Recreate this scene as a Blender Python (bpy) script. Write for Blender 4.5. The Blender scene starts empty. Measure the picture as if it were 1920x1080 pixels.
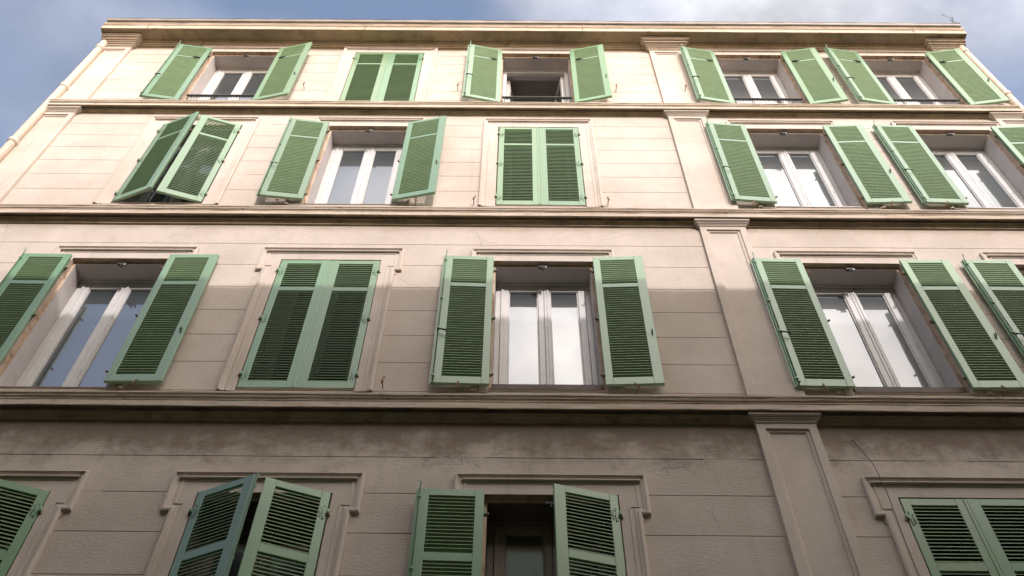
import bpy, math, random
from mathutils import Vector, Matrix, noise
R = math.radians
S = bpy.context.scene
COL = S.collection
random.seed(7)
EYE = 1.6          # the camera's height over the street; all facade heights below are given over the eye

# ------------------------------------------------------------------ camera
cam_d = bpy.data.cameras.new("camera"); cam = bpy.data.objects.new("camera", cam_d); COL.objects.link(cam)
cam_d.sensor_width = 36; cam_d.lens = 35.73; cam_d.clip_end = 2000
cr = Vector((0.99997122, -0.00417791, 0.00633349)); cu = Vector((-0.00701632, -0.82688899, 0.56232141)); cf = Vector((-0.00288777, 0.56234966, 0.8268945))
m = Matrix((cr, cu, -cf)).transposed().to_4x4(); m.translation = Vector((0, -6.3, EYE))
cam.matrix_world = m
S.camera = cam
S.render.resolution_x, S.render.resolution_y = 1024, 576

# ------------------------------------------------------------------ light
SUN_EL, SUN_AZ = R(30), R(15)      # azimuth: to the right of straight behind the camera
w = bpy.data.worlds.new("World"); S.world = w; w.use_nodes = True
wn = w.node_tree.nodes; wl = w.node_tree.links; wn.clear()
def N(t, nodes, **k):
    n = nodes.new(t)
    for a, b in k.items(): setattr(n, a, b)
    return n
wo = N('ShaderNodeOutputWorld', wn); bg = N('ShaderNodeBackground', wn); bg.inputs[1].default_value = 0.15
sky = N('ShaderNodeTexSky', wn, sky_type='NISHITA', sun_disc=False, sun_elevation=SUN_EL, sun_rotation=math.pi - SUN_AZ)
sky.air_density = 1.0; sky.dust_density = 1.2; sky.ozone_density = 1.6
tc = N('ShaderNodeTexCoord', wn); mp = N('ShaderNodeMapping', wn); mp.inputs['Scale'].default_value = (1.0, 1.25, 1.0); mp.inputs['Location'].default_value = (.8, 2.4, 1.1)
n1 = N('ShaderNodeTexNoise', wn); n1.inputs['Scale'].default_value = 1.9; n1.inputs['Detail'].default_value = 5; n1.inputs['Roughness'].default_value = .5
n1.inputs['Distortion'].default_value = .5
rp = N('ShaderNodeValToRGB', wn); rp.color_ramp.elements[0].position = .40; rp.color_ramp.elements[1].position = .64; rp.color_ramp.elements[1].color = (.82, .82, .82, 1)
sx = N('ShaderNodeSeparateXYZ', wn); mr = N('ShaderNodeMapRange', wn); mr.inputs[1].default_value = -.5; mr.inputs[2].default_value = .5; mr.inputs[3].default_value = -.09; mr.inputs[4].default_value = .13
ad = N('ShaderNodeMath', wn, operation='ADD'); mx = N('ShaderNodeMixRGB', wn)
mx.inputs[2].default_value = (1, 1, 1, 1)
tint = N('ShaderNodeMixRGB', wn, blend_type='MULTIPLY'); tint.inputs[0].default_value = 1; tint.inputs[2].default_value = (1.8, 1.5, 1.3, 1)
wl.new(tc.outputs['Generated'], mp.inputs[0]); wl.new(mp.outputs[0], n1.inputs['Vector'])
wl.new(tc.outputs['Generated'], sx.inputs[0]); wl.new(sx.outputs[0], mr.inputs[0])
wl.new(n1.outputs[0], ad.inputs[0]); wl.new(mr.outputs[0], ad.inputs[1]); wl.new(ad.outputs[0], rp.inputs[0])
# clouds are brighter towards the sun, where light scatters forward through them
dt = N('ShaderNodeVectorMath', wn, operation='DOT_PRODUCT'); wl.new(tc.outputs['Generated'], dt.inputs[0]); dt.inputs[1].default_value = (math.sin(SUN_AZ) * math.cos(SUN_EL), -math.cos(SUN_AZ) * math.cos(SUN_EL), math.sin(SUN_EL))
cr_ = N('ShaderNodeValToRGB', wn); e0, e1 = cr_.color_ramp.elements; e0.position = .58; e0.color = (.155, .16, .184, 1); e1.position = .98; e1.color = (1.5, 1.36, 1.22, 1)
md = cr_.color_ramp.elements.new(.72); md.color = (.56, .54, .53, 1)
half = N('ShaderNodeMath', wn, operation='MULTIPLY_ADD'); half.inputs[1].default_value = .5; half.inputs[2].default_value = .5
up20 = N('ShaderNodeVectorMath', wn, operation='SCALE'); up20.inputs['Scale'].default_value = 20
wl.new(dt.outputs['Value'], half.inputs[0]); wl.new(half.outputs[0], cr_.inputs[0]); n2 = N('ShaderNodeTexNoise', wn); n2.inputs['Scale'].default_value = 4.5; n2.inputs['Detail'].default_value = 7; n2.inputs['Roughness'].default_value = .55; wl.new(mp.outputs[0], n2.inputs['Vector'])
vr = N('ShaderNodeMapRange', wn); vr.inputs[1].default_value = .36; vr.inputs[2].default_value = .62; vr.inputs[3].default_value = .62; vr.inputs[4].default_value = 1.28; wl.new(n2.outputs[0], vr.inputs[0])
vm = N('ShaderNodeVectorMath', wn, operation='SCALE'); wl.new(cr_.outputs[0], vm.inputs[0]); wl.new(vr.outputs[0], vm.inputs['Scale'])
wl.new(vm.outputs[0], up20.inputs[0]); wl.new(up20.outputs[0], mx.inputs[2])
wl.new(rp.outputs[0], mx.inputs[0]); wl.new(sky.outputs[0], tint.inputs[1]); wl.new(tint.outputs[0], mx.inputs[1]); wl.new(mx.outputs[0], bg.inputs[0]); wl.new(bg.outputs[0], wo.inputs[0])

sd = bpy.data.lights.new("sun", 'SUN'); sd.energy = 2.0; sd.angle = R(.55); sd.color = (1, .935, .95)
sun = bpy.data.objects.new("sun", sd); COL.objects.link(sun)
tosun = Vector((math.sin(SUN_AZ) * math.cos(SUN_EL), -math.cos(SUN_AZ) * math.cos(SUN_EL), math.sin(SUN_EL)))
sun.rotation_euler = tosun.to_track_quat('Z', 'Y').to_euler(); sun.location = (10, -20, 30)
S.view_settings.view_transform = 'Standard'; S.view_settings.look = 'None'; S.view_settings.exposure = 0.53; S.view_settings.gamma = 1

# ------------------------------------------------------------------ materials
def mat(name, col, rough=.8, spec=.3, bump=0, bscale=60, var=.08, vscale=3, dirt=None, bstretch=(1, 1, 1)):
    """painted or plain surface with uneven tone and fine relief"""
    M = bpy.data.materials.new(name); M.use_nodes = True
    n = M.node_tree.nodes; l = M.node_tree.links; b = n['Principled BSDF']
    b.inputs['Roughness'].default_value = rough; b.inputs['Specular IOR Level'].default_value = spec
    t = N('ShaderNodeTexCoord', n)
    a = N('ShaderNodeTexNoise', n); a.inputs['Scale'].default_value = vscale; a.inputs['Detail'].default_value = 6; a.inputs['Roughness'].default_value = .6
    l.new(t.outputs['Object'], a.inputs['Vector'])
    r = N('ShaderNodeValToRGB', n); r.color_ramp.elements[0].position = .3; r.color_ramp.elements[1].position = .7
    r.color_ramp.elements[0].color = tuple(c * (1 - var) for c in col) + (1,); r.color_ramp.elements[1].color = tuple(min(1, c * (1 + var)) for c in col) + (1,)
    l.new(a.outputs[0], r.inputs[0]); out = r.outputs[0]
    if dirt:
        dcol, dsc, lo, hi, amt = dirt
        d = N('ShaderNodeTexNoise', n); d.inputs['Scale'].default_value = dsc; d.inputs['Detail'].default_value = 9; d.inputs['Roughness'].default_value = .72
        l.new(t.outputs['Object'], d.inputs['Vector'])
        k = N('ShaderNodeMapRange', n); k.inputs[1].default_value = lo; k.inputs[2].default_value = hi; k.inputs[3].default_value = 0; k.inputs[4].default_value = amt
        l.new(d.outputs[0], k.inputs[0]); x = N('ShaderNodeMixRGB', n); x.inputs[2].default_value = tuple(dcol) + (1,)
        l.new(k.outputs[0], x.inputs[0]); l.new(out, x.inputs[1]); out = x.outputs[0]
    l.new(out, b.inputs['Base Color'])
    if bump:
        mpp = N('ShaderNodeMapping', n); mpp.inputs['Scale'].default_value = bstretch; l.new(t.outputs['Object'], mpp.inputs[0])
        c = N('ShaderNodeTexNoise', n); c.inputs['Scale'].default_value = bscale; c.inputs['Detail'].default_value = 6; l.new(mpp.outputs[0], c.inputs['Vector'])
        u = N('ShaderNodeBump', n); u.inputs['Strength'].default_value = bump; u.inputs['Distance'].default_value = .01; l.new(c.outputs[0], u.inputs['Height']); l.new(u.outputs[0], b.inputs['Normal'])
    return M

WALLC = (.585, .50, .43)
def wall_mat(name, base, ledges, fine=.35):
    """old stucco: patchy tone, soot below the ledges, rain streaks, roughcast relief, hairline cracks"""
    M = bpy.data.materials.new(name); M.use_nodes = True
    n = M.node_tree.nodes; l = M.node_tree.links; b = n['Principled BSDF']; b.inputs['Roughness'].default_value = .92; b.inputs['Specular IOR Level'].default_value = .15
    t = N('ShaderNodeTexCoord', n); sp = N('ShaderNodeSeparateXYZ', n); l.new(t.outputs['Object'], sp.inputs[0])
    def nz(scale, det, rough, st=(1, 1, 1), dist=0):
        q = N('ShaderNodeMapping', n); q.inputs['Scale'].default_value = st; l.new(t.outputs['Object'], q.inputs[0])
        a = N('ShaderNodeTexNoise', n); a.inputs['Scale'].default_value = scale; a.inputs['Detail'].default_value = det; a.inputs['Roughness'].default_value = rough; a.inputs['Distortion'].default_value = dist
        l.new(q.outputs[0], a.inputs['Vector']); return a.outputs[0]
    def rng(v, a0, a1, b0, b1):
        k = N('ShaderNodeMapRange', n); k.interpolation_type = 'SMOOTHSTEP'
        for i, x in enumerate((a0, a1, b0, b1)): k.inputs[i + 1].default_value = x
        l.new(v, k.inputs[0]); return k.outputs[0]
    def mth(op, a, c):
        k = N('ShaderNodeMath', n, operation=op)
        for i, x in enumerate((a, c)):
            if isinstance(x, (int, float)): k.inputs[i].default_value = x
            else: l.new(x, k.inputs[i])
        return k.outputs[0]
    def mix(f, c0, c1, bt='MIX'):
        k = N('ShaderNodeMixRGB', n, blend_type=bt); l.new(f, k.inputs[0]) if not isinstance(f, float) else setattr(k.inputs[0], 'default_value', f)
        for i, x in ((1, c0), (2, c1)):
            if isinstance(x, tuple): k.inputs[i].default_value = x + (1,)
            else: l.new(x, k.inputs[i])
        return k.outputs[0]
    c = mix(rng(nz(.9, 5, .6), .35, .65, 0, 1), tuple(x * y for x, y in zip(base, (.90, .89, .87))), tuple(min(1, x * 1.06) for x in base))
    c = mix(rng(nz(5, 8, .72, (1, 1, .6)), .48, .72, 0, .5), c, (base[0] * .82, base[1] * .80, base[2] * .74))
    c = mix(rng(nz(45, 4, .7), .52, .75, 0, .3), c, (base[0] * .7, base[1] * .68, base[2] * .64))
    patch = nz(2.0, 12, .76, (1, 1, 1.4), .2); streak = nz(3.2, 5, .6, (1.6, 1, .18), 0)
    z = sp.outputs[2]
    tot = None
    for zt, length, amt, col in ledges:
        # distance below the ledge in units of length, wavering with the patches
        dd = mth('DIVIDE', mth('SUBTRACT', zt, z), length)
        dd = mth('ADD', dd, mth('MULTIPLY', mth('SUBTRACT', patch, .5), 2.2)); dd = mth('ADD', dd, mth('MULTIPLY', mth('SUBTRACT', streak, .5), .7))
        f = rng(dd, .1, 1.0, amt, 0)
        above = rng(z, zt + .01, zt + .02, 1, 0); below = rng(z, zt - length * 2.2, zt - length * 1.2, 0, 1)
        f = mth('MULTIPLY', mth('MULTIPLY', f, above), below)
        c = mix(f, c, col)
    # pale run-off scars and grey-green streaks
    c = mix(rng(nz(2.1, 6, .6, (3.5, 1, .16)), .56, .74, 0, .34), c, (base[0] * .62, base[1] * .62, base[2] * .52))
    v = N('ShaderNodeTexVoronoi', n, feature='DISTANCE_TO_EDGE'); v.inputs['Scale'].default_value = .55
    q = N('ShaderNodeMixRGB', n); q.inputs[0].default_value = .16; l.new(t.outputs['Object'], q.inputs[1])
    nn = N('ShaderNodeTexNoise', n); nn.inputs['Scale'].default_value = 4; nn.inputs['Detail'].default_value = 6; l.new(t.outputs['Object'], nn.inputs['Vector']); l.new(nn.outputs['Color'], q.inputs[2]); l.new(q.outputs[0], v.inputs['Vector'])
    crack = mth('MULTIPLY', rng(v.outputs['Distance'], .0, .0035, 1, 0), rng(nz(.7, 2, .5), .56, .62, 0, .28))
    c = mix(crack, c, (base[0] * .35, base[1] * .32, base[2] * .3))
    l.new(c, b.inputs['Base Color'])
    h1 = nz(38, 5, .65, (.45, 1, 1.3)); h2 = nz(130, 3, .6)
    h = mth('ADD', mth('MULTIPLY', h1, 1.0), mth('MULTIPLY', h2, .5)); h = mth('SUBTRACT', h, mth('MULTIPLY', crack, 1.5))
    u = N('ShaderNodeBump', n); u.inputs['Strength'].default_value = fine; u.inputs['Distance'].default_value = .012; l.new(h, u.inputs['Height']); l.new(u.outputs[0], b.inputs['Normal'])
    return M
E_ = EYE
SOOT = (.17, .12, .085)
M_wall = wall_mat("stucco", WALLC, fine=.5, ledges=[(7.04 + E_, .66, .80, SOOT), (10.58 + E_, .16, .40, (.36, .27, .17)), (13.76 + E_, .07, .35, (.36, .27, .17)), (16.38 + E_, .10, .35, (.33, .25, .15)), (3.5 + E_, .5, .5, SOOT)])
M_trim = wall_mat("trim_stucco", (.595, .51, .44), [], fine=.2)
M_ledge = wall_mat("ledge_stucco", (.60, .50, .405), [], fine=.3)
n_ = M_ledge.node_tree.nodes; l_ = M_ledge.node_tree.links
def ledge_extra():
    """yellow-brown weathering and black moss crust on the ledges"""
    b = n_['Principled BSDF']; src = b.inputs['Base Color'].links[0].from_socket
    t = N('ShaderNodeTexCoord', n_)
    for sc, st, lo, hi, amt, col in ((5, (.35, 1, 3), .46, .66, .5, (.33, .25, .14)), (9, (.5, 1, 3.0), .60, .68, .8, (.07, .05, .035)), (30, (1.6, 1, .5), .62, .72, .5, (.12, .085, .05))):
        q = N('ShaderNodeMapping', n_); q.inputs['Scale'].default_value = st; l_.new(t.outputs['Object'], q.inputs[0])
        a = N('ShaderNodeTexNoise', n_); a.inputs['Scale'].default_value = sc; a.inputs['Detail'].default_value = 8; a.inputs['Roughness'].default_value = .7; l_.new(q.outputs[0], a.inputs['Vector'])
        k = N('ShaderNodeMapRange', n_); k.inputs[1].default_value = lo; k.inputs[2].default_value = hi; k.inputs[3].default_value = 0; k.inputs[4].default_value = amt; l_.new(a.outputs[0], k.inputs[0])
        x = N('ShaderNodeMixRGB', n_); l_.new(k.outputs[0], x.inputs[0]); l_.new(src, x.inputs[1]); x.inputs[2].default_value = tuple(col) + (1,); src = x.outputs[0]
    l_.new(src, b.inputs['Base Color'])
ledge_extra()
M_under = mat("brown_underside", (.40, .32, .215), .9, .15, .2, 30, .18, 2.2, dirt=((.12, .085, .05), 4, .5, .72, .7), bstretch=(.3, 1, 1))  # brown undersides of ledges and cornice, with darker noise patches
M_groove_shade = mat("shaded_groove", (.30, .24, .17), .95, .1, .2, 30, .3, 3)  # shadow line under the fascia, painted as a darker groove colour
M_reveal = mat("plaster_reveal", (.56, .51, .49), .9, .15, .15, 50, .10, 2.5, dirt=((.30, .22, .16), 3.2, .55, .75, .6))
M_jamb = mat("peeling_jamb", (.52, .40, .30), .85, .2, .3, 40, .15, 5, dirt=((.22, .11, .05), 6, .5, .68, .8))
M_green = mat("green_paint", (.17, .295, .155), .32, .55, .06, 90, .05, 4, dirt=((.15, .20, .11), 14, .58, .82, .45))
def leaf_tone():
    n = M_green.node_tree.nodes; l = M_green.node_tree.links; b = n['Principled BSDF']; src = b.inputs['Base Color'].links[0].from_socket
    oi = N('ShaderNodeObjectInfo', n); x = N('ShaderNodeMixRGB', n, blend_type='MULTIPLY'); x.inputs[0].default_value = 1
    l.new(src, x.inputs[1]); l.new(oi.outputs['Color'], x.inputs[2]); l.new(x.outputs[0], b.inputs['Base Color'])
    b.inputs['Coat Weight'].default_value = .15; b.inputs['Coat Roughness'].default_value = .28
leaf_tone()
M_slat = mat("slat_paint", (.185, .285, .135), .5, .35, .06, 90, .08, 6, dirt=((.10, .13, .06), 18, .55, .8, .5))
M_pvc = mat("white_frame", (.60, .58, .56), .4, .4, 0, 30, .05, 3, dirt=((.36, .30, .24), 7, .52, .76, .5))
M_iron = mat("dark_iron", (.05, .05, .045), .6, .4, .1, 80, .2, 20)
M_rust = mat("rusty_iron", (.26, .17, .11), .85, .2, .3, 120, .35, 40)
M_wood = mat("dark_wood", (.10, .065, .05), .6, .3, .2, 60, .2, 8, bstretch=(.2, 1, 3))
M_pipe = mat("painted_pipe", (.66, .53, .42), .6, .3, .05, 60, .08, 4, dirt=((.35, .25, .16), 5, .56, .75, .5))
M_zinc = mat("zinc", (.30, .26, .22), .55, .5, .1, 50, .2, 3)
M_room = mat("room_plaster", (.42, .39, .36), .9, .1, 0, 30, .06, 2)
M_oldframe = mat("old_painted_frame", (.22, .18, .145), .7, .3, .15, 40, .12, 4)
M_reveal_shade = mat("shaded_reveal", (.17, .14, .12), .9, .15, .15, 50, .15, 2.5)  # lowest row's reveals: the shade inside them is put into the colour
M_glass = bpy.data.materials.new("window_glass"); M_glass.use_nodes = True
def glass():
    n = M_glass.node_tree.nodes; l = M_glass.node_tree.links; n.clear()
    o = N('ShaderNodeOutputMaterial', n); mx = N('ShaderNodeMixShader', n); d = N('ShaderNodeBsdfPrincipled', n); g = N('ShaderNodeBsdfGlossy', n)
    d.inputs['Base Color'].default_value = (.035, .045, .05, 1); d.inputs['Roughness'].default_value = .3
    g.inputs['Roughness'].default_value = .015; g.inputs['Color'].default_value = (.93, .97, 1, 1)
    f = N('ShaderNodeFresnel', n); f.inputs[0].default_value = 2.3
    t = N('ShaderNodeTexCoord', n); a = N('ShaderNodeTexNoise', n); a.inputs['Scale'].default_value = 2.2; a.inputs['Detail'].default_value = 1
    u = N('ShaderNodeBump', n); u.inputs['Strength'].default_value = .10; u.inputs['Distance'].default_value = .02
    l.new(t.outputs['Object'], a.inputs['Vector']); l.new(a.outputs[0], u.inputs['Height']); l.new(u.outputs[0], g.inputs['Normal'])
    l.new(f.outputs[0], mx.inputs[0]); l.new(d.outputs[0], mx.inputs[1]); l.new(g.outputs[0], mx.inputs[2]); l.new(mx.outputs[0], o.inputs[0])
glass()
M_asph = mat("asphalt", (.05, .05, .052), .9, .2, .4, 200, .2, 2)
M_pave = mat("pavement_stone", (.07, .067, .062), .85, .2, .3, 80, .12, 2)
M_opp = wall_mat("ochre_render", (.20, .145, .09), [], fine=.25)
M_tile = mat("roof_tile", (.35, .16, .09), .85, .2, .4, 12, .2, 3)
M_stem = mat("dry_stem", (.12, .09, .05), .9, .1, 0, 30, .2, 8)
M_leafy = mat("leaf_green", (.06, .09, .03), .8, .2, 0, 30, .3, 20)
M_cable = mat("black_cable", (.03, .028, .025), .6, .3)

# ------------------------------------------------------------------ mesh helpers
class MB:
    def __init__(s): s.v = []; s.f = []; s.mi = []; s.sm = []
    def quad(s, a, b, c, d, mi=0): s.face([a, b, c, d], mi)
    def face(s, pts, mi=0, sm=False):
        i = len(s.v); s.v += [tuple(p) for p in pts]; s.f.append(tuple(range(i, i + len(pts)))); s.mi.append(mi); s.sm.append(sm)
    def box(s, x0, x1, y0, y1, z0, z1, mi=0, bev=0):
        if bev <= 0 or bev * 2.2 > min(x1 - x0, y1 - y0, z1 - z0):
            i = len(s.v)
            s.v += [(x, y, z) for z in (z0, z1) for y in (y0, y1) for x in (x0, x1)]
            for q in ((0, 2, 3, 1), (4, 5, 7, 6), (0, 1, 5, 4), (2, 6, 7, 3), (0, 4, 6, 2), (1, 3, 7, 5)):
                s.f.append(tuple(i + k for k in q)); s.mi.append(mi); s.sm.append(False)
            return
        b = bev; X = (x0, x1); Y = (y0, y1); Z = (z0, z1)
        def P(ix, iy, iz, ax):
            p = [X[ix], Y[iy], Z[iz]]; sg = [1 - 2 * ix, 1 - 2 * iy, 1 - 2 * iz]
            for k in range(3):
                if k != ax: p[k] += sg[k] * b
            return tuple(p)
        F = []
        for ix in (0, 1):
            q = [P(ix, 0, 0, 0), P(ix, 1, 0, 0), P(ix, 1, 1, 0), P(ix, 0, 1, 0)]; F.append(q[::-1] if ix == 0 else q)
        for iy in (0, 1):
            q = [P(0, iy, 0, 1), P(0, iy, 1, 1), P(1, iy, 1, 1), P(1, iy, 0, 1)]; F.append(q[::-1] if iy == 0 else q)
        for iz in (0, 1):
            q = [P(0, 0, iz, 2), P(1, 0, iz, 2), P(1, 1, iz, 2), P(0, 1, iz, 2)]; F.append(q[::-1] if iz == 0 else q)
        for ix in (0, 1):
            for iy in (0, 1): F.append([P(ix, iy, 0, 0), P(ix, iy, 1, 0), P(ix, iy, 1, 1), P(ix, iy, 0, 1)])
        for ix in (0, 1):
            for iz in (0, 1): F.append([P(ix, 0, iz, 0), P(ix, 1, iz, 0), P(ix, 1, iz, 2), P(ix, 0, iz, 2)])
        for iy in (0, 1):
            for iz in (0, 1): F.append([P(0, iy, iz, 1), P(1, iy, iz, 1), P(1, iy, iz, 2), P(0, iy, iz, 2)])
        for ix in (0, 1):
            for iy in (0, 1):
                for iz in (0, 1): F.append([P(ix, iy, iz, 0), P(ix, iy, iz, 1), P(ix, iy, iz, 2)])
        for q in F: s.face(q, mi)
    def tube(s, pts, r, n=8, mi=0, cap=True):
        pts = [Vector(p) for p in pts]; rs = r if isinstance(r, (list, tuple)) else [r] * len(pts)
        i0 = len(s.v); up = None
        for k, p in enumerate(pts):
            d = (pts[min(k + 1, len(pts) - 1)] - pts[max(k - 1, 0)]).normalized()
            if up is None: up = d.orthogonal().normalized()
            up = (up - d * up.dot(d)).normalized(); sd_ = d.cross(up)
            for j in range(n):
                a = 2 * math.pi * j / n; s.v.append(tuple(p + (up * math.cos(a) + sd_ * math.sin(a)) * rs[k]))
        for k in range(len(pts) - 1):
            for j in range(n):
                a = i0 + k * n + j; b = i0 + k * n + (j + 1) % n
                s.f.append((a, b, b + n, a + n)); s.mi.append(mi); s.sm.append(True)
        if cap:
            s.f.append(tuple(i0 + j for j in range(n))[::-1]); s.mi.append(mi); s.sm.append(False)
            s.f.append(tuple(i0 + (len(pts) - 1) * n + j for j in range(n))); s.mi.append(mi); s.sm.append(False)
    def mesh(s, name, mats, mirror=False, dz=0, fixn=True):
        me = bpy.data.meshes.new(name)
        vs = [((-x if mirror else x), y, z + dz) for x, y, z in s.v]
        me.from_pydata(vs, [], [tuple(reversed(f)) if mirror else f for f in s.f])
        for mm in (mats if isinstance(mats, (list, tuple)) else [mats]): me.materials.append(mm)
        for p, a, b in zip(me.polygons, s.mi, s.sm): p.material_index = a; p.use_smooth = b
        if fixn:
            import bmesh
            bm = bmesh.new(); bm.from_mesh(me); bmesh.ops.remove_doubles(bm, verts=bm.verts, dist=1e-5); bmesh.ops.recalc_face_normals(bm, faces=bm.faces); bm.to_mesh(me); bm.free()
        return me
    def obj(s, name, mats, parent=None, loc=(0, 0, 0), **k):
        return link(name, s.mesh(name, mats, **k), parent, loc)
def link(name, data, parent=None, loc=(0, 0, 0), rz=0):
    o = bpy.data.objects.new(name, data); COL.objects.link(o); o.parent = parent; o.location = loc; o.rotation_euler = (0, 0, rz); return o
def tag(o, label, cat, group=None, kind=None):
    if label: o['label'] = label
    if cat: o['category'] = cat
    if group: o['group'] = group
    if kind: o['kind'] = kind
    return o

# ------------------------------------------------------------------ street
g = MB(); g.quad((-400, -400, 0), (400, -400, 0), (400, 400, 0), (-400, 400, 0)); tag(g.obj("ground", M_pave, fixn=False), None, None, kind='structure')
g = MB(); g.quad((-300, -6.9, .004), (300, -6.9, .004), (300, -1.7, .004), (-300, -1.7, .004)); tag(g.obj("road", M_asph, fixn=False), None, None, kind='structure')
for y0, y1 in ((-1.7, -.001), (-8.499, -6.9)):
    g = MB(); g.box(-60, 60, y0, y1, -.2, .13, bev=.015); tag(g.obj("pavement", M_pave), None, None, kind='structure')

# ------------------------------------------------------------------ the facade's measures (heights over the eye)
XL, XR = -6.97, 7.52
COLS = [-4.495, -2.105, .318, 3.823, 6.215]
# storey: opening top, leaf bottom
ROWS = {1: (6.125, 3.86), 2: (9.785, 7.52), 3: (13.345, 11.105), 4: (16.185, 14.085)}
LW = .5614; OW = .572
JOINTS = [16.08, 15.72, 15.36, 15.0, 14.64, 14.29, 13.41, 13.035, 12.66, 12.265, 11.87, 11.46, 11.06, 10.155, 9.705, 9.26, 8.82, 8.38, 7.93, 7.49, 6.59, 6.15, 5.705, 5.265, 4.83, 4.39, 3.95, 2.6, 2.0, 1.4, .8, .2, -.4, -1.0]
house = link("apartment_building", None, None, (0, 0, 0))
tag(house, "cream stucco apartment building with four rows of green louvred shutters and moulded ledges", "building")

def build_wall():
    b = MB()
    ops = []
    for r, (zt, zb) in ROWS.items():
        for c in COLS: ops.append((c - OW, c + OW, zb - .012, zt + .012))
    xs = sorted({XL, XR} | {o[0] for o in ops} | {o[1] for o in ops})
    zs = {-EYE - .05, 16.95} | {o[2] for o in ops} | {o[3] for o in ops}
    for j in JOINTS: zs |= {j - .0046, j + .0046}
    zs = sorted(zs)
    def groove(z): return any(j - .0047 < z < j + .0047 for j in JOINTS)
    G = .010
    for i in range(len(zs) - 1):
        z0, z1 = zs[i], zs[i + 1]; zm = (z0 + z1) / 2; gr = groove(zm)
        for k in range(len(xs) - 1):
            x0, x1 = xs[k], xs[k + 1]; xm = (x0 + x1) / 2
            if any(o[0] < xm < o[1] and o[2] < zm < o[3] for o in ops): continue
            n = max(1, int((x1 - x0) / .35)) if gr else 1
            if gr:
                # the joint is struck by hand: its lips waver a little and close up in places
                for q in range(n):
                    xa = x0 + (x1 - x0) * q / n; xb = x0 + (x1 - x0) * (q + 1) / n
                    def wv(x): return .0045 * noise.noise(Vector((x * 1.3, zm * 7, 3))) 
                    d = G if random.random() > .03 else .0012
                    b.quad((xa, d, z0), (xb, d, z0), (xb, d, z1), (xa, d, z1))
                    b.quad((xa, 0, z0), (xb, 0, z0), (xb, d, z0), (xa, d, z0)); b.quad((xa, 0, z1), (xb, 0, z1), (xb, d, z1), (xa, d, z1))
            else:
                b.quad((x0, 0, z0), (x1, 0, z0), (x1, 0, z1), (x0, 0, z1))
    # sides, back, inner face
    Z0, Z1 = -EYE - .05, 16.95
    b.quad((XL, 0, Z0), (XL, 9, Z0), (XL, 9, Z1), (XL, 0, Z1)); b.quad((XR, 0, Z0), (XR, 9, Z0), (XR, 9, Z1), (XR, 0, Z1)); b.quad((XL, 9, Z0), (XR, 9, Z0), (XR, 9, Z1), (XL, 9, Z1))
    return b.obj("wall", M_wall, house, dz=EYE, fixn=False)
build_wall()
rf = MB(); rf.box(XL + .01, XR - .01, .02, 8.99, 16.80, 16.98); rf.obj("roof", M_tile, house, dz=EYE)
for z in (2.9, 6.75, 10.35, 13.6, 16.42):
    fl = MB(); fl.box(XL + .02, XR - .02, .46, 8.97, z, z + .2); fl.obj("floor_slab", M_room, house, dz=EYE)
for z0, z1 in ((6.95, 10.35), (10.55, 13.6), (13.8, 16.42)):
    pw = MB(); pw.box(XL + .02, XR - .02, 3.6, 3.75, z0, z1)
    for xx in (-3.3, -.95, 2.1, 5.05): pw.box(xx, xx + .1, .47, 3.6, z0, z1)
    pw.obj("room_wall", M_room, house, dz=EYE)
pl = MB(); pl.box(XL - .02, XR + .02, -.05, -.001, -EYE, -.9, bev=.012); pl.obj("plinth", M_ledge, house, dz=EYE)
def door():
    d = MB(); d.box(-.95, .95, -.07, -.002, -EYE, 1.35, bev=.01); o = d.obj("door", M_green, house, (2.0 - 1.1, 0, 0), dz=EYE)
    for sgn in (-1, 1):
        p = MB()
        for z0, z1 in ((-1.4, -.5), (-.3, .5), (.65, 1.2)): p.box(sgn * .45 - .3, sgn * .45 + .3, -.085, -.068, z0, z1, bev=.006)
        p.obj("door_panel", M_green, o, dz=EYE)
door()

# ------------------------------------------------------------------ ledges, cornice
def sweep_x(b, prof, x0, x1, step=.22, amp=.006, seed=0, ret=True, mi=()):
    """profile of (projection, height) pulled along the facade, with the waver of run plaster"""
    n = max(1, int((x1 - x0) / step)); rings = []
    for k in range(n + 1):
        x = x0 + (x1 - x0) * k / n
        if k == 0 and ret: rings.append([(x - 0, 0, z) for p, z in prof])
        ring = []
        for j, (p, z) in enumerate(prof):
            dz = amp * noise.noise(Vector((x * .5, seed, j * .15))) * 1.6 + amp * .5 * noise.noise(Vector((x * 4, seed, j * 3)))
            dp = amp * .7 * noise.noise(Vector((x * 3.3, seed + 9, j * 2)))
            ring.append((x, -(p + (dp if p > .01 else 0)), z + dz))
        rings.append(ring)
        if k == n and ret: rings.append([(x, 0, z) for p, z in prof])
    for k in range(len(rings) - 1):
        for j in range(len(prof) - 1): b.quad(rings[k][j], rings[k + 1][j], rings[k + 1][j + 1], rings[k][j + 1], mi[j] if j < len(mi) else 0)
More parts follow.
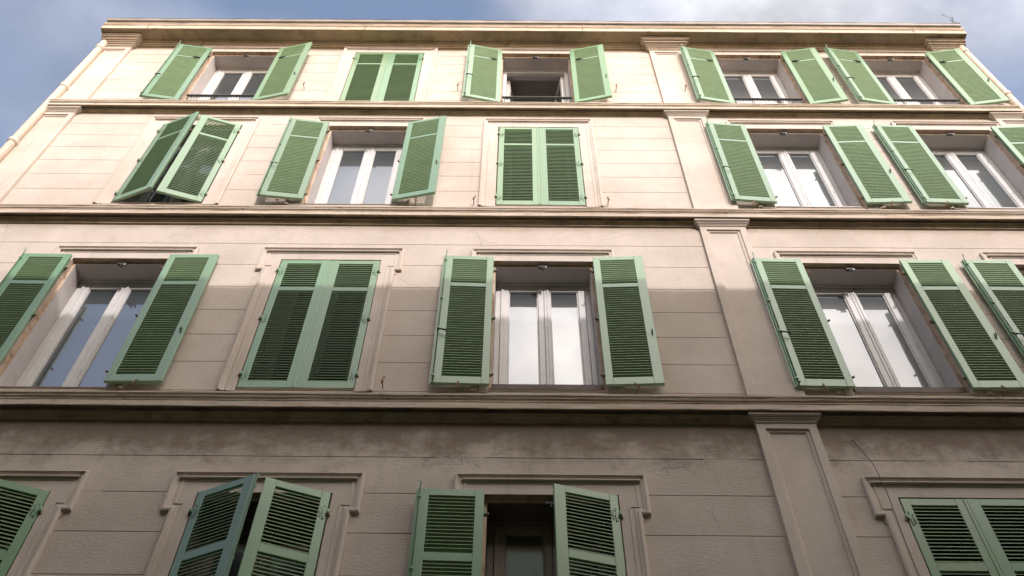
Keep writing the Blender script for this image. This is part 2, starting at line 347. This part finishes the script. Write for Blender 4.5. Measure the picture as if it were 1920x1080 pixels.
def ledge(zm, ztop, seed, P=.122):
    """zm: where the bed mould meets the wall, ztop: top arris"""
    zf = {7.04: 7.125, 10.58: 10.648, 13.755: 13.790}.get(zm, zm + .085)
    hb = zf + .012 - zm
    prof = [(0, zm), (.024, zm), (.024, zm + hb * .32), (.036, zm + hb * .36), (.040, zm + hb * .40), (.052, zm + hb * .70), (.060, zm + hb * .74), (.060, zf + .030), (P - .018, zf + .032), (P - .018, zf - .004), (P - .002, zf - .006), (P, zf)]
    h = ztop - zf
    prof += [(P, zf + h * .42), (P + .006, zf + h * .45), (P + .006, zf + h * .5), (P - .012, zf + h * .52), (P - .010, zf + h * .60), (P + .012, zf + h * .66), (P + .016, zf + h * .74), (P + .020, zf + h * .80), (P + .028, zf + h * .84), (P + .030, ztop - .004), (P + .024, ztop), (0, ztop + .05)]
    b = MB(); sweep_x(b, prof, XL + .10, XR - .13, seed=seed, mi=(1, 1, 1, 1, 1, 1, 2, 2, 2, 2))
    return b.obj("string_course", [M_ledge, M_under, M_groove_shade], house, dz=EYE)
ledge(7.04, 7.295, 1); ledge(10.58, 10.80, 2); ledge(13.755, 13.92, 3); ledge(3.5, 3.76, 4)
def cornice():
    z = 16.38; q = 16.492
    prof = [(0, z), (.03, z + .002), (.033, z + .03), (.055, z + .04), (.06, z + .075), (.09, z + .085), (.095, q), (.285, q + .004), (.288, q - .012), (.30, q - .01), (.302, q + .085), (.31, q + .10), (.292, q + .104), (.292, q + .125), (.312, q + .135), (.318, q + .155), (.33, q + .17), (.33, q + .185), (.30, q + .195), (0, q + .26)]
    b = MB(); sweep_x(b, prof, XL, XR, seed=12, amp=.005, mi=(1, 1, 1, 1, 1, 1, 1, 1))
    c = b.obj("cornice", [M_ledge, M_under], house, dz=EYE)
    gt = MB(); gp = [(.295, q + .192), (.34, q + .190), (.362, q + .200), (.372, q + .225), (.372, q + .252), (.379, q + .258), (.366, q + .262), (.295, q + .215)]
    sweep_x(gt, gp, XL + .05, XR - .04, seed=15, amp=.006, ret=False)
    for e in (XL + .05, XR - .04): gt.face([(e, -p, zz) for p, zz in gp])
    gt.obj("gutter", M_zinc, c, dz=EYE)
    for x in (-6.2, -2.55, 1.1, 6.65):
        s = MB(); s.tube([(x, -.296, q - .004), (x + .004, -.31, q + .10), (x + .02, -.318, q + .17), (x + .02, -.338, q + .19)], .006, 5); s.obj("gutter_bracket", M_rust, c, dz=EYE)
cornice()

# ------------------------------------------------------------------ pilasters
def pilaster(x0, x1, zb, zt, top=False):
    b = MB(); P = .045; Y1 = .01; i = .075; pr = .012
    zt2 = zt + (.10 if top else .07)
    # shaft with a sunk panel
    za, zc = zb + .28, zt - .085
    def fr(z0, z1, xa, xb): b.quad((xa, -P, z0), (xb, -P, z0), (xb, -P, z1), (xa, -P, z1))
    fr(zb, za, x0, x1); fr(zc, zt2, x0, x1); fr(za, zc, x0, x0 + i); fr(za, zc, x1 - i, x1)
    b.quad((x0, Y1, zb), (x0, -P, zb), (x0, -P, zt2), (x0, Y1, zt2)); b.quad((x1, -P, zb), (x1, Y1, zb), (x1, Y1, zt2), (x1, -P, zt2))
    rings = [(0, P), (.004, P - .018), (.030, P - .020), (.040, P - .034), (.046, P - .034)]
    for (a, pa), (c, pc) in zip(rings, rings[1:]):
        A = [(x0 + i + a, za + a), (x1 - i - a, za + a), (x1 - i - a, zc - a), (x0 + i + a, zc - a)]; C = [(x0 + i + c, za + c), (x1 - i - c, za + c), (x1 - i - c, zc - c), (x0 + i + c, zc - c)]
        for k in range(4):
            k2 = (k + 1) % 4; b.quad((A[k][0], -pa, A[k][1]), (A[k2][0], -pa, A[k2][1]), (C[k2][0], -pc, C[k2][1]), (C[k][0], -pc, C[k][1]))
    a = .046; b.quad((x0 + i + a, -(P - .034), za + a), (x1 - i - a, -(P - .034), za + a), (x1 - i - a, -(P - .034), zc - a), (x0 + i + a, -(P - .034), zc - a))
    o = b.obj("pilaster", M_trim, house, dz=EYE, fixn=False)
    c = MB()
    st = [(.012, .012, zt - .018, zt), (.020, .020, zt, zt + .016), (.032, .032, zt + .016, zt + .034), (.046, .046, zt + .034, zt + .045), (.058, .056, zt + .045, zt + .083)]
    if top: st = [(.012, .012, zt - .02, zt + .005), (.03, .03, zt + .005, zt + .035), (.05, .055, zt + .035, zt + .06), (.065, .08, zt + .06, zt + .085), (.09, .115, zt + .085, zt + .12), (.11, .15, zt + .12, zt + .15), (.135, .165, zt + .15, zt + .19)]
    for k, (ex, p, z0, z1) in enumerate(st): c.box(max(x0 - ex, XL + .012 - .001 * k), min(x1 + ex, XR - .012 + .001 * k), -P - p, -.001 + .0003 * k, z0, z1, bev=.004)
    c.obj("capital", M_ledge if top else M_trim, o, dz=EYE)
for x0, x1 in ((XL + .005, -6.44), (2.215, 2.765), (6.98, XR - .005)):
    pilaster(x0, x1, 13.93, 16.30, True); pilaster(x0, x1, 10.81, 13.705); pilaster(x0, x1, 7.31, 10.56); pilaster(x0, x1, 3.77, 7.04)

# ------------------------------------------------------------------ window surrounds with their reveals
def surround_mesh(r):
    zt, zb = ROWS[r]; H = zt - zb
    b = MB(); ears = r in (1, 2)
    o = .748 if ears else .785; e = .825; top = H + (.235 if r < 4 else .205); eb = H - .215
    zbot = -.05
    path = [(-o, zbot), (-o, eb), (-e, eb), (-e, top), (e, top), (e, eb), (o, eb), (o, zbot)] if ears else [(-o, zbot), (-o, top), (o, top), (o, zbot)]
    prof = [(0, 0), (0, .030), (.012, .037), (.030, .037), (.034, .026), (.056, .022), (.062, .0128), (.084, .0125), (.087, .020), (.100, .020), (.104, .0115)]
    def off(path, d):
        P = [Vector(p) for p in path]; out = []
        for i in range(len(P)):
            def nrm(a, c): t = (c - a).normalized(); return Vector((t.y, -t.x))
            if i == 0: out.append(P[0] + nrm(P[0], P[1]) * d); continue
            if i == len(P) - 1: out.append(P[-1] + nrm(P[-2], P[-1]) * d); continue
            n1_, n2_ = nrm(P[i - 1], P[i]), nrm(P[i], P[i + 1]); out.append(P[i] + (n1_ + n2_) * d)
        return out
    L = [off(path, d) for d, p in prof]
    for k in range(len(prof) - 1):
        for i in range(len(path) - 1):
            a, c, d, f = L[k][i], L[k][i + 1], L[k + 1][i + 1], L[k + 1][i]
            b.quad((a.x, -prof[k][1], a.y), (c.x, -prof[k][1], c.y), (d.x, -prof[k + 1][1], d.y), (f.x, -prof[k + 1][1], f.y))
    # flat band between moulding and opening
    I = .062; pb = -.013
    t_, w_ = top - I, o - I
    b.quad((-OW, pb, H + .012), (OW, pb, H + .012), (OW, pb, t_), (-OW, pb, t_))
    for s in (-1, 1):
        b.quad((s * OW, pb, zbot), (s * w_, pb, zbot), (s * w_, pb, eb - I if ears else t_), (s * OW, pb, eb - I if ears else t_))
        if ears: b.quad((s * OW, pb, eb - I), (s * w_, pb, eb - I), (s * (w_), pb, t_), (s * OW, pb, t_)); b.quad((s * w_, pb, eb + -I), (s * (e - I), pb, eb - I), (s * (e - I), pb, t_), (s * w_, pb, t_))
        # front arris to the wall
        b.quad((s * OW, pb, 0 - .012), (s * OW, .05, -.012), (s * OW, .05, H + .012), (s * OW, pb, H + .012), 1)
    b.quad((-OW, pb, H + .012), (-OW, .05, H + .012), (OW, .05, H + .012), (OW, pb, H + .012), 1)
    # hood mould over the head
    ew = (e if ears else o) - .03
    b.box(-ew - .008, ew + .008, -.047, -.036, top - .023, top - .008, bev=.003); b.box(-ew + .03, ew - .03, -.044, -.012, top - .078, top - .058, bev=.004)
    return b.mesh("window_surround", [M_trim, M_jamb])
def reveal_mesh(r):
    zt, zb = ROWS[r]; H = zt - zb; b = MB(); W = .540; T = H - .028; D = .45
    b.quad((-OW, .05, -.012), (-W, .05, -.012), (-W, .05, T), (-OW, .05, T), 1); b.quad((OW, .05, -.012), (W, .05, -.012), (W, .05, T), (OW, .05, T), 1); b.quad((-OW, .05, T), (OW, .05, T), (OW, .05, H + .012), (-OW, .05, H + .012), 1)
    for s in (-1, 1): b.quad((s * W, .05, -.012), (s * W, D, -.012), (s * W, D, T), (s * W, .05, T))
    b.quad((-W, .05, T), (W, .05, T), (W, D, T), (-W, D, T)); b.quad((-OW, -.013, -.012), (OW, -.013, -.012), (OW, .05, -.012), (-OW, .05, -.012)); b.quad((-W, .05, -.012), (W, .05, -.012), (W, D, -.012), (-W, D, -.012))
    return b.mesh("reveal", [M_reveal_shade if r == 1 else M_reveal, M_jamb], fixn=False)
def window_meshes(r):
    zt, zb = ROWS[r]; H = zt - zb; T = H - .028; res = {}; FR = M_oldframe if r == 1 else M_pvc
    f = MB(); W = .539; y0, y1 = .285, .36
    f.box(-W, -W + .062, y0, y1, -.011, T - .001, bev=.006); f.box(W - .062, W, y0, y1, -.011, T - .001, bev=.006)
    f.box(-W + .062, W - .062, y0 + .004, y1, T - .062, T - .001, bev=.006); f.box(-W + .062, W - .062, y0 + .004, y1, -.011, .04, bev=.006)
    f.box(-W + .002, W - .002, y0 - .02, y0 + .003, T - .028, T - .002, bev=.004)
    res['window'] = f.mesh("window", FR)
    def sash(xa, xb, sl, sr):
        m_ = MB(); z0, z1 = .042, T - .064; Y0, Y1 = .278, .345; tr = .085
        m_.box(xa, xa + sl, Y0, Y1, z0, z1, bev=.007); m_.box(xb - sr, xb, Y0, Y1, z0, z1, bev=.007)
        m_.box(xa + sl, xb - sr, Y0 + .004, Y1, z1 - tr, z1, bev=.006); m_.box(xa + sl, xb - sr, Y0 + .004, Y1, z0, z0 + .095, bev=.006)
        # glazing beads and drip grooves
        m_.box(xa + sl, xa + sl + .012, Y0 + .018, Y1 - .005, z0 + .095, z1 - tr); m_.box(xb - sr - .012, xb - sr, Y0 + .018, Y1 - .005, z0 + .095, z1 - tr)
        m_.box((xa + .001) if xa < 0 else (xa + sl * .45), xa + sl * (.40 if xa < 0 else .75), Y0 - .009, Y0 + .002, z0 + .004, z1 - .004, bev=.003)
        p_ = MB(); p_.box(xa + sl + .001, xb - sr - .001, .312, .330, z0 + .09, z1 - tr + .005)
        return m_, p_
    for nm, a in (('L', (-.476, .009, .090, .066)), ('R', (.011, .476, .070, .078))):
        s_, p_ = sash(*a); res['sash' + nm] = s_.mesh("sash", FR); res['pane' + nm] = p_.mesh("pane", M_glass)
    s1, p1 = sash(0, .46, .075, .075); res['sashO'] = s1.mesh("sash", M_pvc); res['paneO'] = p1.mesh("pane", M_glass)
    k = MB(); k.box(-.05, .05, .02, .05, T - .035, T - .002, bev=.004); k.tube([(0, .035, T - .035), (0, .03, T - .075)], .012, 6); k.tube([(.03, .03, T - .03), (.045, .02, T - .06)], .014, 6, mi=1)
    res['catch'] = k.mesh("catch", [M_iron, M_pvc])
    return res
SUR = {r: surround_mesh(r) for r in ROWS}; REV = {r: reveal_mesh(r) for r in ROWS}; WIN = {r: window_meshes(r) for r in ROWS}
def dup(o, parent, loc, rz=None):
    c = o.copy(); COL.objects.link(c); c.parent = parent; c.location = loc
    if rz is not None: c.rotation_euler = (0, 0, rz)
    return c
def gbar(c, r, kind):
    zb = ROWS[r][1] + EYE; b = MB()
    if kind == 'wood': b.box(-.538, .538, .02, .07, .03, .12, bev=.006); M = M_wood; nm = "guard_bar"
    elif kind == 'iron':
        b.box(-.538, .538, .00, .035, .36, .385, bev=.004); b.box(-.538, .538, .005, .03, .0, .02); M = M_iron; nm = "guard_rail"
        for x in (-.5, .5): b.tube([(x, .018, .02), (x, .018, .36)], .008, 6)
        for k in range(24): x = -.5 + k * .0435; b.tube([(x, .018, .30), (x + .02, .014, .33), (x + .04, .018, .30)], .005, 5)
    else: b.tube([(-.538, .03, .05), (.538, .03, .05)], .018, 8); M = M_pvc; nm = "guard_bar"
    b.obj(nm, M, house, (COLS[c], 0, zb))
for r, (zt, zb) in ROWS.items():
    for ci, cx in enumerate(COLS):
        loc = (cx, 0, zb + EYE)
        s = link("window_surround", SUR[r], house, loc); link("reveal", REV[r], s)
        wdw = link("window", WIN[r]['window'], house, loc)
        link("catch", WIN[r]['catch'], wdw)
        if (r, ci) == (4, 2):
            for k, sg in (('O', 1), ('O', -1)):
                # both casements folded back into the room
                a = link("sash", WIN[r]['sashO'], wdw, (-.476 * sg - .31 * sg * 0, .33, 0), R(78) if sg > 0 else R(102))
                a.location = (-.476 + .315, .36, 0) if sg > 0 else (.476 + .28, .42, 0)
                p = link("pane", WIN[r]['paneO'], wdw, a.location, a.rotation_euler[2])
        else:
            for k in 'LR': link("sash", WIN[r]['sash' + k], wdw); link("pane", WIN[r]['pane' + k], wdw)
for c, r, k in ((2, 2, 'wood'), (3, 2, 'wood'), (0, 4, 'iron'), (2, 4, 'iron'), (3, 4, 'iron'), (4, 4, 'iron'), (3, 3, 'pale'), (4, 3, 'pale'), (2, 1, 'wood')): gbar(c, r, k)

# ------------------------------------------------------------------ shutters
def louvre(b, x0, x1, z0, z1, pitch, T):
    n = int(round((z1 - z0) / pitch)); pt = (z1 - z0) / n; dep = T * .92; th = .0075
    y0 = (T - dep) / 2
    for k in range(n):
        za = z0 + pt * (k + .08); rise = dep * 1.12
        j = random.uniform(-.0012, .0012)
        # the street edge sits low, the room edge high
        A = (y0, za + j); B = (y0 + dep, za + rise + j)
        zt_ = min(B[1] + th, z1 - .001); zb_ = min(B[1], z1 - .002)
        p = [(A[0], A[1]), (B[0], zb_), (B[0], zt_), (A[0], A[1] + th)]
        i = len(b.v)
        for x in (x0 - .004, x1 + .004): b.v += [(x, y, z) for y, z in p]
        for q in ((0, 1, 5, 4), (1, 2, 6, 5), (2, 3, 7, 6), (3, 0, 4, 7)): b.f.append(tuple(i + u for u in q)); b.mi.append(0); b.sm.append(False)
def leaf_meshes(r, left):
    zt, zb = ROWS[r]; H = zt - zb; T = .036; mir = not left; out = []
    so, si = .076, .098; W = LW - .002
    if r == 1: top, mid, m2, bot, pitch = .075, .685, .085, .11, .0375
    elif r == 2: top, mid, m2, bot, pitch = .070, .545, .068, .105, .0405
    elif r == 3: top, mid, m2, bot, pitch = .062, .52, .048, .10, .0405
    else: top, mid, m2, bot, pitch = .055, .455, .042, .085, .0405
    f = MB()
    f.box(0, so, 0, T, 0, H, bev=.003); f.box(W - si, W, 0, T, 0, H, bev=.003)
    f.box(so, W - si, .0015, T - .0015, H - top, H - .001, bev=.002); f.box(so, W - si, .0015, T - .0015, H - mid - m2, H - mid, bev=.002); f.box(so, W - si, .0015, T - .0015, .001, bot, bev=.002)
    if left: f.box(W - .004, W + .016, .003, .014, .004, H - .004); f.box(W - .030, W - .004, -.006, .0005, .004, H - .004, bev=.002)
    out.append(("shutter", f.mesh("shutter", M_green, mirror=mir)))
    for z0, z1 in ((bot, H - mid - m2), (H - mid, H - top)):
        b = MB(); louvre(b, so, W - si, z0, z1, pitch, T); out.append(("louvre_panel", b.mesh("louvre_panel", M_slat, mirror=mir)))
    hz = (.20, H * .5, H - .22) if r < 4 else (.12, H - .25)
    for z in hz:
        h = MB()
        h.box(.004, .066, -.007, -.001, z - .020, z + .020, bev=.0015)
        h.box(.018, .036, -.008, -.0012, z - .078, z + .07, bev=.0015); h.box(.048, .060, -.008, -.0012, z - .062, z + .045, bev=.0015)
        for dx, dz_ in ((.027, -.045), (.027, .042), (.051, -.035), (.051, .02), (.040, 0)): h.tube([(dx, -.001, z + dz_ * 1.25), (dx, -.0098, z + dz_ * 1.25)], .0048, 6, mi=1)
        h.tube([(-.006, -.010, z - .028), (-.006, -.010, z + .026)], .0135, 8)
        h.tube([(-.006, -.010, z - .026), (-.020, .004, z - .03), (-.038, .020, z - .03)], [.014, .013, .012], 7, mi=2)
        out.append(("hinge", h.mesh("hinge", [M_green, M_iron, M_rust], mirror=mir)))
    if left:
        rod = MB(); x = W - .018; y = T + .012
        rod.tube([(x, y, -.012), (x, y, H + .018), (x - .006, y + .012, H + .04), (x + .004, y + .02, H + .062)], .0062, 6)
        for z in (.10, H * .33 + .12, H * .62, H - .1): rod.box(x - .014, x + .014, T - .001, y + .008, z - .012, z + .012, bev=.003)
        out.append(("locking_rod", rod.mesh("locking_rod", M_green)))
        hd = MB(); z = H * .36 if r > 1 else H * .4
        hd.tube([(x, y, z), (x, y + .018, z), (x - .02, y + .03, z - .01), (x - .085, y + .034, z - .035)], [.010, .009, .008, .010], 7)
        hd.tube([(x, y, .045), (x - .012, y + .014, .03), (x + .006, y + .022, .002)], .007, 6)
        out.append(("handle", hd.mesh("handle", M_iron if r != 3 else M_green)))
    else:
        kp = MB(); z = H * .36 if r > 1 else H * .4; x = W - .035
        kp.box(x - .007, x + .007, T - .001, T + .006, z - .05, z + .03, bev=.002); kp.tube([(x, T + .004, z - .02), (x, T + .026, z - .024), (x, T + .028, z + .02)], .0065, 6)
        out.append(("keeper", kp.mesh("keeper", M_iron, mirror=True)))
    if r == 4:
        la = MB(); z = H - mid - m2 / 2
        la.tube([(so + .01, T + .008, z), (so + .13, T + .012, z + .004)], [.011, .008], 6); la.tube([(so + .07, T, z + .03), (so + .07, T + .022, z + .01), (so + .075, T + .018, z - .05)], .009, 6)
        out.append(("latch", la.mesh("latch", M_iron, mirror=mir)))
    return out
PROTO = {}
def put_leaf(ci, r, left, a, y=-.04, drop=0, label=None):
    zt, zb = ROWS[r]; cx = COLS[ci]; x = cx - LW if left else cx + LW
    key = (r, left); rz = -R(a) if left else R(a)
    loc = (x, y, zb + EYE + drop)
    if key not in PROTO:
        ms = leaf_meshes(r, left); o = link("shutter", ms[0][1], house, loc, rz)
        kids = [link(nm, me, o) for nm, me in ms[1:]]
        PROTO[key] = (o, kids)
    else:
        s, kids = PROTO[key]; o = dup(s, house, loc, rz)
        for k in kids: dup(k, o, (0, 0, 0))
        if 'label' in o: del o['label']
    if label: o['label'] = label
    v = random.uniform(.86, 1.12); o.rotation_euler[1] = R(random.uniform(-.22, .22)); o.color = (v * random.uniform(.92, 1.10), v, v * random.uniform(.90, 1.12), 1)
    for k in o.children: k.color = o.color
    return o
def pair(ci, r, bl, br, **k):
    """opening angles in degrees: 0 closed, 180 flat back on the wall"""
    for left, a in ((True, bl), (False, br)):
        put_leaf(ci, r, left, a, y=-.012 if a < 1 else (-.022 if a < 60 else -.042), drop=random.uniform(-.003, .003), label=("green louvred shutter leaf, closed" if a < 1 else "green louvred shutter leaf, ajar" if a < 60 else None))
pair(0, 4, 180 - 7.5, 180 - 12); pair(1, 4, 0, 0); pair(2, 4, 180 - 10.5, 180 - 11.5); pair(3, 4, 180 - 8.5, 180 - 8); pair(4, 4, 180 - 8, 180 - 8)
pair(0, 3, 21, 16.5); pair(1, 3, 180 - 6, 180 - 11.5); pair(2, 3, 0, 0); pair(3, 3, 180 - 4, 180 - 2); pair(4, 3, 180 - 1.5, 180 - 2)
pair(0, 2, 179.5, 179.5); pair(1, 2, 0, 0); pair(2, 2, 178.5, 177.5); pair(3, 2, 179, 179.5); pair(4, 2, 179.5, 179)
pair(0, 1, 24, 20); pair(1, 1, 23.5, 20); pair(2, 1, 178.2, 14.5); pair(3, 1, 0, 0); pair(4, 1, 178, 178)

# shutter dogs on the wall, holding the open leaves
def dog_mesh():
    b = MB(); b.tube([(0, .01, 0), (0, -.085, 0)], .006, 6); b.tube([(0, -.086, -.035), (.003, -.090, 0), (-.004, -.094, .04), (.006, -.088, .055)], [.006, .008, .007, .009], 6)
    b.tube([(-.016, -.089, .010), (.018, -.088, -.010)], .006, 6)
    return b.mesh("shutter_dog", M_rust)
DOG = dog_mesh()
def dogs(ci, r, left, dx=0, z=-.035):
    o = link("shutter_dog", DOG, house, (COLS[ci] + (-1 if left else 1) * (.86 + dx), 0, ROWS[r][1] + EYE + z)); o.rotation_euler = (0, random.uniform(-.6, .6), 0)
for ci, r, l_f in ((0, 2, 1), (0, 2, 0), (2, 2, 1), (2, 2, 0), (3, 2, 1), (3, 2, 0), (4, 2, 1), (1, 3, 1), (1, 3, 0), (3, 3, 1), (3, 3, 0), (4, 3, 1), (4, 3, 0), (2, 1, 1)): dogs(ci, r, l_f)
for ci, r, l_f in ((0, 4, 0), (2, 4, 1), (2, 4, 0), (3, 4, 1), (3, 4, 0)): dogs(ci, r, l_f, .36, .60)
for ci, r, l_f in ((1, 2, 0), (2, 3, 0), (2, 3, 1)): dogs(ci, r, l_f, -.02, .02)

# ------------------------------------------------------------------ drainpipes
def drain(x, joints):
    b = MB(); y = -.068; rr = .058
    b.tube([(x, y, -EYE + .02), (x, y, 16.2), (x + (.02 if x < 0 else -.02), y - .02, 16.50)], rr, 16)
    o = b.obj("drainpipe", M_pipe, house, dz=EYE)
    for z in joints:
        c = MB(); c.tube([(x, y, z - .045), (x, y, z - .04), (x, y, z + .04), (x, y, z + .05)], [rr + .003, rr + .011, rr + .013, rr + .004], 16); c.tube([(x, y + .03, z - .08), (x, .03, z - .08)], .014, 6)
        c.obj("pipe_collar", M_pipe, o, dz=EYE)
drain(XL + .045, (16.15, 14.55, 12.65, 10.7, 8.7, 6.7, 4.7, 2.7)); drain(XR - .065, (16.2, 14.45, 12.5, 10.5, 8.5, 6.5, 4.5, 2.5))

# ------------------------------------------------------------------ loose things on the facade
c = MB(); pts = []
for k in range(60):
    t = k / 59; z = 6.83 - t * 3.6; x = 3.055 + .09 * math.sin(t * 3.3) + .03 * math.sin(t * 11) - .02 * t; y = -.02 - .095 * min(1, t * 9) + .012 * math.sin(t * 9)
    pts.append((x, y, z + EYE))
c.tube([(3.055, .02, 6.86 + EYE)] + pts, .0030, 6)
tag(c.obj("cable", M_cable), "thin black cable hanging loose from a hole in the wall right of the middle pilaster", "cable")
wd = link("weed", None, None, (7.46, -.345, 16.76 + EYE)); tag(wd, "thin dry weed growing out of the gutter at the right end of the roof", "plant")
b = MB()
b.tube([(0, 0, -.05), (.01, 0, .12), (-.01, .01, .27), (.02, .02, .36)], [.006, .005, .004, .003], 5)
b.tube([(.02, .02, .36), (-.03, .01, .43), (-.09, 0, .50)], [.003, .003, .002], 5); b.tube([(-.01, .01, .2), (-.05, .0, .24)], .003, 5); b.tube([(0, 0, .05), (.05, 0, .1)], .003, 5); b.tube([(0, 0, .02), (-.06, 0, .12)], .003, 5)
b.obj("stem", M_stem, wd)
b = MB()
for px, pz in ((-.09, .50), (-.06, .46), (.02, .37), (-.05, .25), (-.02, .24), (.05, .1), (-.06, .12), (.01, .03), (.03, .05), (-.02, .06), (0, .3), (.0, -.02)):
    for q in range(3):
        a = random.uniform(0, 6.28); s = .016; x, z = px + random.uniform(-.01, .01), pz + random.uniform(-.01, .01)
        b.face([(x, 0, z), (x + s * math.cos(a), s * .4, z + s * math.sin(a)), (x + s * 1.6 * math.cos(a + .5), 0, z + s * 1.6 * math.sin(a + .5)), (x + s * math.cos(a + 1), -s * .4, z + s * math.sin(a + 1))])
b.obj("foliage", M_leafy, wd, fixn=False)

# ------------------------------------------------------------------ the house across the street: shades the lower storeys and shows in their panes
opp = link("opposite_building", None, None, (0, -8.5, 0)); tag(opp, "shuttered ochre house across the street, seen only mirrored in the lowest window panes", "building")
RT = 9.27 + .598 * 8.5 + EYE
b = MB(); b.box(-45, 55, -9, 0, 0, RT - .35); b.obj("wall", M_opp, opp)
b = MB(); b.box(-45.3, 55.3, -9.3, .0, RT - .35, RT - .002, bev=.02); b.obj("roof", M_tile, opp)
b = MB(); b.box(-4.6, -3.7, -1.6, -.7, RT - .05, RT + 1.35, bev=.02); b.obj("chimney", M_opp, opp)
for fl in range(5):
    for k in range(-5, 8):
        x = k * 2.6 + .25; z = 1.2 + fl * 2.98
        f = MB(); f.box(x - .5, x + .5, .001, .03, z, z + 1.9); f.box(x - .56, x + .56, .03, .06, z - .07, z, bev=.01); wf = f.obj("window", M_pvc, opp)
        p = MB(); p.box(x - .44, x - .03, .031, .04, z + .06, z + 1.84); p.box(x + .03, x + .44, .031, .04, z + .06, z + 1.84); p.obj("pane", M_glass, wf)
        for s in (-1, 1):
            h = MB(); xa, xb = sorted((x + s * .004, x + s * .52)); h.box(xa, xb, .064, .09, z + .005, z + 1.95, bev=.005)
            for q in range(22): h.box(xa + .06, xb - .06, .091, .103, z + .1 + q * .08, z + .14 + q * .08)
            h.obj("shutter", M_green, opp)

S.render.engine = 'CYCLES'
